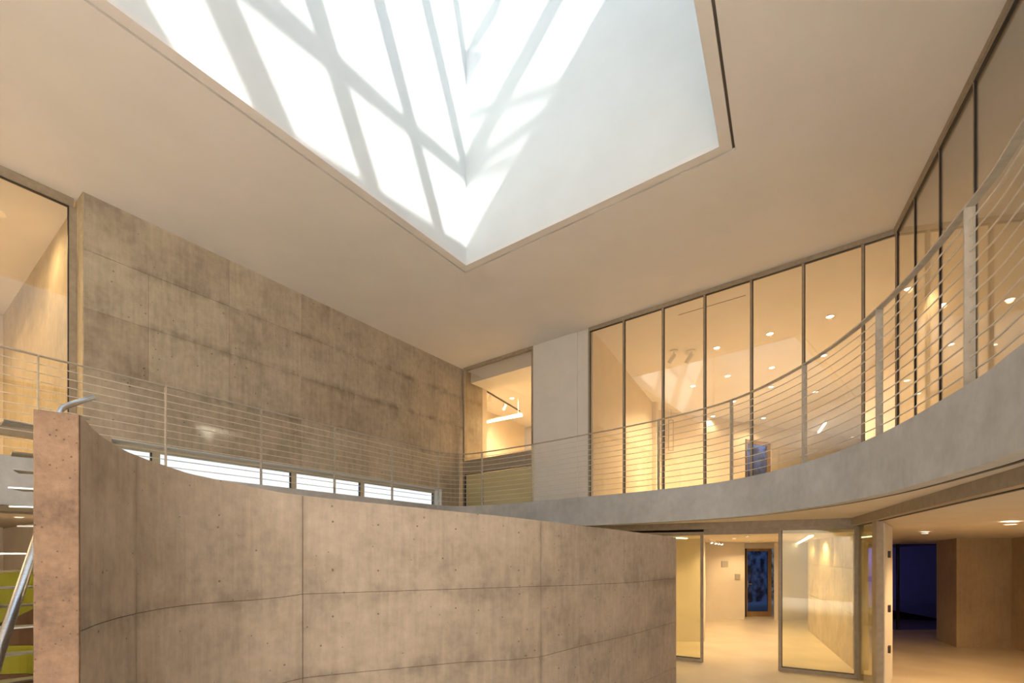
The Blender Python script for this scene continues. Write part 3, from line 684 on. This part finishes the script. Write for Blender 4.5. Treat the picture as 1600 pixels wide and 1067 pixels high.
# formwork tie holes
bm = bmesh.new()
for px, py in ((520, 815), (591, 820), (652, 822), (712, 826.5), (520, 891), (591, 891.5), (712, 890.5), (520, 963), (591, 959), (712, 950), (810.5, 832), (873, 837), (930, 842), (974, 845), (810.5, 891), (873, 891), (930, 891), (974, 890), (810.5, 1002), (873, 992), (930, 986), (974, 979), (930, 935), (974, 933), (930, 1030), (873, 1044)):
    p, k = cpt(px); nr = Vector((-k.y, k.x)); z = zat(py, p.y); c = Vector((p.x, p.y, z)); s = Vector((k.x, k.y, 0)); out = Vector((nr.x, nr.y, 0))
    ring = [bm.verts.new(c + s * 0.008 * math.cos(a) + Vector((0, 0, 1)) * 0.008 * math.sin(a) - out * 0.0012) for a in [i * math.pi / 4 for i in range(8)]]
    ring2 = [bm.verts.new(v.co + out * 0.004) for v in ring]
    bm.faces.new(ring); bm.faces.new(ring2[::-1])
    for i in range(8): bm.faces.new((ring[i], ring[(i + 1) % 8], ring2[(i + 1) % 8], ring2[i]))
o = obj('tie_holes', bm, 'joint', wfront); o['kind'] = 'stuff'

# ------------------------------------------------------------------ balcony railing
rl = empty('balcony_railing', (0, 0, 0), 'curved steel balcony railing of thin horizontal rods and flat posts', 'railing')
rc = offs(curve, 0.02)
bm = bmesh.new(); add_sweep(bm, [(p.x, p.y, ZT + 1.2) for p in rc], [(-0.028, -0.006), (0.028, -0.006), (0.028, 0.006), (-0.028, 0.006)]); obj('handrail', bm, 'steel', rl)
for i in range(11):
    bm = bmesh.new(); add_sweep(bm, [(p.x, p.y, ZT + 0.1 + i * 0.1) for p in rc], circ(0.006, 6)); obj('rod', bm, 'rod', rl, smooth=True)
def curve_at_px(px):
    for a, b in zip(rc, rc[1:]):
        xa, xb = a.x / a.y * F + 800, b.x / b.y * F + 800
        if a.y > 0 and xa <= px <= xb:
            f_ = (px - xa) / (xb - xa); return a.lerp(b, f_), (b - a).normalized()
posts = [curve_at_px(x) for x in (58, 258, 407.5, 522.5, 612.5, 685, 718, 753, 832, 925, 1029, 1143, 1257, 1374, 1515)]
def nearest(pt):
    i = min(range(len(rc) - 1), key=lambda i: (rc[i] - Vector(pt)).length); return rc[i], (rc[i + 1] - rc[i]).normalized()
posts += [nearest((2.35, 1.75)), nearest((1.85, 0.4)), nearest((1.7, -0.9)), nearest((-6.35, 4.3)), nearest((-7.1, 3.26))]
for p, k in posts:
    n_ = Vector((-k.y, k.x)); bm = bmesh.new()
    add_prism(bm, [p - n_ * 0.03 - k * 0.006, p - n_ * 0.03 + k * 0.006, p + n_ * 0.03 + k * 0.006, p + n_ * 0.03 - k * 0.006], ZT - 0.01, ZT + 1.194)
    obj('post', bm, 'steel', rl)

# ------------------------------------------------------------------ spiral stair left of the curved wall
st = empty('spiral_stair', (0, 0, 0), 'steel spiral stair with thin treads and a tubular handrail behind the wall end', 'stair')
NP = Vector((ray(96) * 3.75, 3.75))
bm = bmesh.new(); add_cyl(bm, NP, 0.045, 0, 3.0, 14); obj('newel_post', bm, 'stainless', st, smooth=False)
treads = [(3, 671, 674), (18, 714, 717), (25, 738.5, 741), (25, 765, 767), (31, 795, 794), (47, 822, 823), (-30, 868, 865), (-30, 894, 890), (-30, 919, 915), (-30, 949, 942), (-30, 983, 975), (-30, 1026, 1014), (-30, 1071, 1053)]
for i, (x0, y0, y1) in enumerate(treads):
    Y0 = 3.55 if i < 6 else 3.3; z1 = zat(y1, NP.y); z0 = z1
    # tip direction so that the plate, level in space, runs to the tip column
    if i < 6:
        Yt = NP.y - 0.25 + 0.05 * i
    else:
        Yt = max(1.9, min(3.9, NP.y * (HY - y1) / (HY - y0) if abs(HY - y0) > 8 else 3.6))
    tip = Vector((ray(x0) * Yt, Yt)); k = (NP - tip).normalized(); n_ = Vector((-k.y, k.x))
    bm = bmesh.new(); add_prism(bm, [tip - n_ * 0.10, tip + n_ * 0.10, NP + n_ * 0.035, NP - n_ * 0.035], z1 - 0.006, z1 + 0.006)
    obj('tread', bm, 'stainless', st)
tip = Vector((ray(142) * 3.9, 3.9)); z1 = zat(653, 3.85); k = (NP - tip).normalized(); n_ = Vector((-k.y, k.x))
bm = bmesh.new(); add_prism(bm, [tip, NP + n_ * 0.035, NP - n_ * 0.035], z1 - 0.006, z1 + 0.006); obj('tread', bm, 'stainless', st)
hp = [P3(-70, 1250, 1.75), P3(0, 1015, 2.05), P3(32, 920, 2.3), P3(61, 832, 2.65), P3(74, 760, 3.05), P3(86, 670, 3.5), P3(91, 645, 3.6), P3(97, 638, 3.63), P3(106, 633.5, 3.66), P3(147, 620, 3.8)]
bm = bmesh.new(); add_sweep(bm, hp, circ(0.021, 12)); obj('handrail', bm, 'stainless', st, smooth=True)

# ------------------------------------------------------------------ lower left furniture-like shapes behind the stair
cu = cr([(-7.6, 4.2), (-6.9, 4.95), (-6.25, 5.4), (-5.6, 5.55), (-5.1, 5.3), (-4.8, 4.9)], 6)
def band2(z0, z1, th):
    bm = bmesh.new(); ou = offs(cu, th); N_ = len(cu); rw = []
    for i in range(N_):
        f_ = i / (N_ - 1); a, b = cu[i], ou[i]; lo, hi = z0(f_), z1(f_)
        rw.append([bm.verts.new((a.x, a.y, lo)), bm.verts.new((a.x, a.y, hi)), bm.verts.new((b.x, b.y, hi)), bm.verts.new((b.x, b.y, lo))])
    for r0, r1 in zip(rw, rw[1:]):
        for i in range(4):
            j = (i + 1) % 4; bm.faces.new((r0[i], r0[j], r1[j], r1[i]))
    bm.faces.new(rw[0]); bm.faces.new(rw[-1][::-1]); return bm
sl_ = lambda f_: 1.35 + 0.85 * f_
scr = empty('curved_screen', (0, 0, 0), 'olive green curved screen with dark brown base in the lower room behind the stair', 'screen')
obj('green_band', band2(lambda f_: sl_(f_) - 0.32 - 0.5 * (1 - f_), sl_, 0.12), 'olive', scr)
obj('brown_panel', band2(lambda f_: 0.95, lambda f_: sl_(f_) - 0.325 - 0.5 * (1 - f_), 0.08), 'umber', scr)
obj('lower_green_band', band2(lambda f_: 0.62, lambda f_: 0.945, 0.10), 'olive', scr)
obj('base', band2(lambda f_: 0.0, lambda f_: 0.615, 0.08), 'umber', scr)

# ------------------------------------------------------------------ lamps
def spot(name, loc, energy, size=2.4, blend=0.6, col=WARM, rad=0.05, aim=None):
    l = bpy.data.lights.new(name, 'SPOT'); l.energy = energy * LAMP; l.spot_size = size; l.spot_blend = blend; l.color = col; l.shadow_soft_size = rad
    o = bpy.data.objects.new(name, l); COL.objects.link(o); o.location = loc
    if aim is not None: o.rotation_euler = (Vector(loc) - Vector(aim)).to_track_quat('Z', 'Y').to_euler()
    return o
def area(name, loc, energy, sx, sy, aim, col=WARM):
    l = bpy.data.lights.new(name, 'AREA'); l.shape = 'RECTANGLE'; l.size = sx; l.size_y = sy; l.energy = energy * LAMP; l.color = col
    o = bpy.data.objects.new(name, l); COL.objects.link(o); o.location = loc
    o.rotation_euler = (Vector(loc) - Vector(aim)).to_track_quat('Z', 'Y').to_euler(); return o
def downlight(x, y, z, label, e=120, r_=0.055, size=2.5, group=None, col=WARM):
    bm = bmesh.new(); n = 20
    for ra, rb, za, zb in ((r_ * 1.25, r_ * 1.25, z, z - 0.012), (r_ * 1.25, r_, z - 0.012, z - 0.012), (r_, r_, z - 0.012, z - 0.004)):
        for i in range(n):
            a, b = 2 * math.pi * i / n, 2 * math.pi * (i + 1) / n
            bm.faces.new([bm.verts.new(v) for v in ((x + ra * math.cos(a), y + ra * math.sin(a), za), (x + ra * math.cos(b), y + ra * math.sin(b), za), (x + rb * math.cos(b), y + rb * math.sin(b), zb), (x + rb * math.cos(a), y + rb * math.sin(a), zb))])
    t = empty('ceiling_light', (x, y, z), label, 'ceiling light', group)
    obj('trim_ring', bm, 'lampbody', t)
    bm = bmesh.new(); add_cyl(bm, (x, y), r_, z - 0.006, z - 0.002, 16); obj('lens', bm, 'lamp', t)
    spot('lamp', (x, y, z - 0.03), e, size, col=col)
GALPX = [(1297, 494, 'largest round downlight high on the gallery ceiling'), (1203, 521, 'round downlight above the corner of the reflected skylight'), (1120, 543, 'round downlight at the edge of the reflected skylight'),
         (1287, 555, 'round downlight just above the curved handrail'), (1206, 574, 'round downlight shining through the reflected skylight'), (1137, 587, 'small round downlight in the middle of the reflection'),
         (1083, 603, 'small round downlight left in the reflection'), (1205, 604, 'small round downlight right under the middle one'), (1274, 612, 'small round downlight beside the wide railing post'), (1146, 627, 'tiny downlight next to a railing post'),
         (1193, 653, 'tiny far downlight above the blue door'), (1114, 650, 'tiny far downlight near the far wall top')]
for px, py, lab in GALPX:
    Y = 5.15 * F / (HY - py); downlight(ray(px) * Y, Y, ZC, lab, 82 if py < 600 else (50 if px == 1114 else 130 if px == 1193 else 360), 0.07)
Y = 6.55; downlight(ray(1419) * 9.3, 9.3, ZC, 'round downlight seen low through the side glazing', 60, 0.06)
for yy in (6.2, 3.2, 0.4):
    c = B + g * (yy - B.y) / g.y + Vector((1.5, 0)); downlight(c.x, c.y, ZC, 'round downlight above the side gallery walk', 38, 0.06, group='side gallery downlights')
# office behind corner window
Y = 5.15 * F / (HY - 622); downlight(ray(800) * Y, Y, ZC, 'single round downlight in the small room behind the corner window', 600, 0.07, 3.0)
lb = empty('linear_light', (0, 0, 0), 'bright linear lamp along the top of the far wall behind the corner window', 'linear light')
a_ = Vector((ray(754) * 16.6, 16.6)); b_ = Vector((ray(816) * 15.9, 15.9)); bm = bmesh.new(); add_bar(bm, (a_.x, a_.y, ZC - 0.61), (b_.x, b_.y, ZC - 0.55), 0.05, 0.07); obj('diffuser', bm, 'linear', lb)
bm = bmesh.new(); add_bar(bm, (a_.x, a_.y, ZC - 0.56), (b_.x, b_.y, ZC - 0.50), 0.04, 0.09); obj('housing', bm, 'lampbody', lb)
for c in (a_.lerp(b_, .1), a_.lerp(b_, .9)):
    bm = bmesh.new(); add_bar(bm, (c.x, c.y, ZC - 0.53), (c.x, c.y, ZC - .002), 0.006, 0.006, (1, 0, 0)); obj('bracket', bm, 'lampbody', lb)
tr = empty('track_light', (0, 0, 0), 'dark ceiling track with small white spotlights behind the corner window', 'track light')
ta = Vector((ray(754) * 14.9, 14.9)); tb = Vector((ray(812) * 17.2, 17.2)); bm = bmesh.new(); add_bar(bm, (ta.x, ta.y, ZC - 0.02), (tb.x, tb.y, ZC - 0.02), 0.03, 0.04); obj('track', bm, 'black', tr)
for f_ in (0.18, 0.55):
    c = ta.lerp(tb, f_); bm = bmesh.new(); add_bar(bm, (c.x, c.y, ZC - 0.04), (c.x, c.y, ZC - 0.10), 0.02, 0.02, (1, 0, 0)); add_bar(bm, (c.x + .03, c.y - .03, ZC - 0.10), (c.x - .05, c.y + .06, ZC - 0.26), 0.08, 0.08); obj('spot_head', bm, 'lampbody', tr)
spot('lamp', (1.2, 15.2, ZC - 0.4), 600, 3.0)
# gallery spot cylinders (near the reflected skylight)
for i, px in enumerate((1053, 1080)):
    Y = 5.15 * F / (HY - 548); x = ray(px) * Y; t = empty('ceiling_spotlight', (0, 0, 0), ('cylindrical ceiling spotlight, left of the two in the gallery', 'cylindrical ceiling spotlight, right of the two in the gallery')[i], 'spotlight')
    bm = bmesh.new(); add_cyl(bm, (x, Y), 0.10, ZC - 0.025, ZC, 16); obj('base', bm, 'lampbody', t)
    bm = bmesh.new(); add_sweep(bm, [(x, Y, ZC - 0.02), (x, Y, ZC - 0.08), (x - .01, Y + .01, ZC - .10)], circ(0.02, 8)); obj('stem', bm, 'lampbody', t)
    bm = bmesh.new(); add_sweep(bm, [(x + .02, Y - .02, ZC - 0.09), (x - .10, Y + .08, ZC - 0.28)], circ(0.055, 12)); obj('head', bm, 'lampbody', t)
    wp = G1.lerp(G2, 0.52 + .2 * i)
    spot('lamp', (x - .12, Y + .1, ZC - 0.32), 200, 1.1, 0.8, aim=(wp.x, wp.y, ZT + 0.9))
# strong grazing washes on the gallery left wall
gn = (G2 - G1).normalized(); gw = Vector((gn.y, -gn.x))
for f_, e in ((0.62, 260), (0.9, 40)):
    c = G1.lerp(G2, f_) + gw * 0.35; spot('lamp', (c.x, c.y, ZT + 2.6), e, 0.9, 0.8, aim=(c.x, c.y, ZT))
# linear light at far right of gallery
lt = empty('linear_light', (0, 0, 0), 'slanting linear lamp on the far gallery ceiling beyond the railing', 'linear light')
a_ = P3(1279, 676, 20.0); b_ = P3(1290, 660, 18.4); bm = bmesh.new(); add_bar(bm, a_, b_, 0.05, 0.07); obj('diffuser', bm, 'linear', lt)
bm = bmesh.new(); add_bar(bm, a_ + Vector((0, 0, .05)), b_ + Vector((0, 0, .05)), 0.04, 0.09)
for q_ in (a_, b_): add_bar(bm, q_ + Vector((0, 0, .06)), Vector((q_.x, q_.y, ZC - .002)), 0.02, 0.02, (1, 0, 0))
obj('housing', bm, 'lampbody', lt)
# corridor lamps
for a_, b_, lab in (((1246, 849), (1268, 837), 'bright linear lamp on the corridor ceiling behind the right glass door'), ((1052, 840), (1072, 841), 'linear lamp on the hall ceiling behind the left glass door')):
    ya, yb = (ZK - 0.03 - E) * F / (HY - a_[1]), (ZK - 0.03 - E) * F / (HY - b_[1])
    lt = empty('linear_light', (0, 0, 0), lab, 'linear light'); p0 = Vector((ray(a_[0]) * ya, ya, ZK - .03)); p1 = Vector((ray(b_[0]) * yb, yb, ZK - .03))
    bm = bmesh.new(); add_bar(bm, p0, p1, 0.025, 0.06); obj('diffuser', bm, 'linear', lt)
    bm = bmesh.new(); add_bar(bm, p0 + Vector((0, 0, .018)), p1 + Vector((0, 0, .018)), 0.02, 0.08); obj('housing', bm, 'lampbody', lt)
for i, (x, y, e) in enumerate(((4.9, 10.6, 95), (6.0, 12.2, 95), (6.9, 13.9, 85), (4.6, 9.4, 80), (2.6, 10.0, 90), (6.7, 10.6, 60), (7.3, 12.1, 60))):
    downlight(x, y, ZK, ('recessed downlight just inside the corridor opening', 'recessed downlight halfway along the corridor ceiling', 'recessed downlight nearest the corridor end wall', 'recessed downlight right behind the left sliding door', 'recessed downlight over the hall hidden by the curved wall', 'recessed downlight near the corridor concrete wall, front one', 'recessed downlight near the corridor concrete wall, back one')[i], e, 0.03, 2.6, group='corridor downlights')
for f_ in (0.3, 0.62, 0.85):
    c = p_ + k_ * (L_ * f_) + Vector((-k_.y, k_.x)) * 0.22; spot('lamp', (c.x, c.y, ZK - 0.04), 22, 1.5, 0.7, aim=(c.x, c.y, 0))
tk = empty('track_light', (0, 0, 0), 'short track of small spots on the corridor ceiling by the left wall', 'track light')
q0 = P3(1108, 841, 11.3); q1 = P3(1128, 847.5, 13.6); q0.z = q1.z = ZK - 0.012
bm = bmesh.new(); add_bar(bm, q0, q1, 0.024, 0.03); obj('track', bm, 'lampbody', tk)
for f_ in (0.1, 0.4, 0.65, 0.9):
    c = q0.lerp(q1, f_); bm = bmesh.new(); add_sweep(bm, [c - Vector((0, 0, .012)), c + Vector((.02, -.02, -.075))], circ(0.028, 10)); h_ = obj('spot_head', bm, 'lampbody', tk)
    bm = bmesh.new(); add_sweep(bm, [c + Vector((.02, -.02, -.075)), c + Vector((.022, -.022, -.083))], circ(0.024, 10)); obj('lens', bm, 'lamp', h_)
# slim framed panel and ceiling slot in the upper gallery
fp = P3(1048.5, 680, 17.0); pn = empty('wall_panel', (0, 0, 0), 'slim upright outlined panel hanging near the far gallery wall', 'panel')
bm = bmesh.new()
for x0_, x1_, z0_, z1_ in ((-.09, -.07, -.55, .55), (.07, .09, -.55, .55), (-.07, .07, .53, .55), (-.07, .07, -.55, -.53)):
    add_prism(bm, [(fp.x + x0_, fp.y), (fp.x + x1_, fp.y), (fp.x + x1_, fp.y + .02), (fp.x + x0_, fp.y + .02)], fp.z + z0_, fp.z + z1_)
obj('panel_frame', bm, 'frame', pn)
bm = bmesh.new(); add_prism(bm, [(fp.x - .07, fp.y + .005), (fp.x + .07, fp.y + .005), (fp.x + .07, fp.y + .015), (fp.x - .07, fp.y + .015)], fp.z - .53, fp.z + .53); obj('panel_face', bm, 'warmwall', pn)
bm = bmesh.new(); add_bar(bm, (fp.x, fp.y + .01, fp.z + .55), (fp.x, fp.y + .01, ZC - .002), 0.008, 0.008, (1, 0, 0)); obj('hanger', bm, 'frame', pn)
u0 = Vector((ray(1060) * 10.33, 10.33, ZC - .003)); u1 = Vector((ray(1165) * 9.54, 9.54, ZC - .003)); bm = bmesh.new(); add_bar(bm, u0, u1, 0.006, 0.014)
struct(obj('trim_7', bm, 'groove'), 'fine dark line in the gallery ceiling behind the tall glazing', 'ceiling slot')
# side room lamps
downlight(6.75, 6.5, E + .415, 'round downlight on the side room ceiling near the frame edge', 210, 0.06, 2.6, col=(1, .60, .26))
downlight(7.4, 8.6, E + .385, 'dim round fitting further in on the side room ceiling', 75, 0.05, 2.6, col=(1, .60, .26))
downlight(5.6, 3.0, E + .43, 'round downlight on the side room ceiling outside the doorway', 140, 0.05, 2.6)
# left room lamps
downlight(-10.4, 6.6, ZC, 'round downlight in the back of the left room', 450, 0.07, 3.0)
c = P3(2, 328, 7.2); t = empty('track_light', (0, 0, 0), 'bright spotlight at the upper left behind the large pane', 'spotlight')
bm = bmesh.new(); add_bar(bm, (c.x, c.y, c.z + .05), (c.x, c.y, ZC), 0.02, 0.02, (1, 0, 0)); add_sweep(bm, [c + Vector((0, 0, .12)), c + Vector((.0, 0, .02))], circ(0.06, 12)); obj('head', bm, 'lampbody', t)
bm = bmesh.new(); add_sweep(bm, [c + Vector((0, 0, .02)), c + Vector((0, 0, .0))], circ(0.055, 12)); obj('lens', bm, 'lamp', t)
spot('lamp', c - Vector((0, 0, .05)), 130, 3.0, 1.0)
spot('lamp', (-12.5, 4.5, ZC - .3), 800, 3.0)
# lower left room
downlight(-7.6, 7.4, ZB + .03, 'downlight over the lower room behind the stair', 70, 0.05, 2.6)
downlight(-9.5, 4.5, ZB + .03, 'downlight in the lower room left of the stair', 70, 0.05, 2.6)
# fill lights added behind the viewer to brighten the atrium
for x, y in ((-4.6, -4.4), (-2.6, -4.7), (-0.8, -4.7), (1.0, -4.8)):
    downlight(x, y, ZC, 'added fill light behind the viewer, brightening the atrium', 6600 if x > -3 else 3500, 0.08, 1.25, group='atrium fill lights', col=FILL_COL)
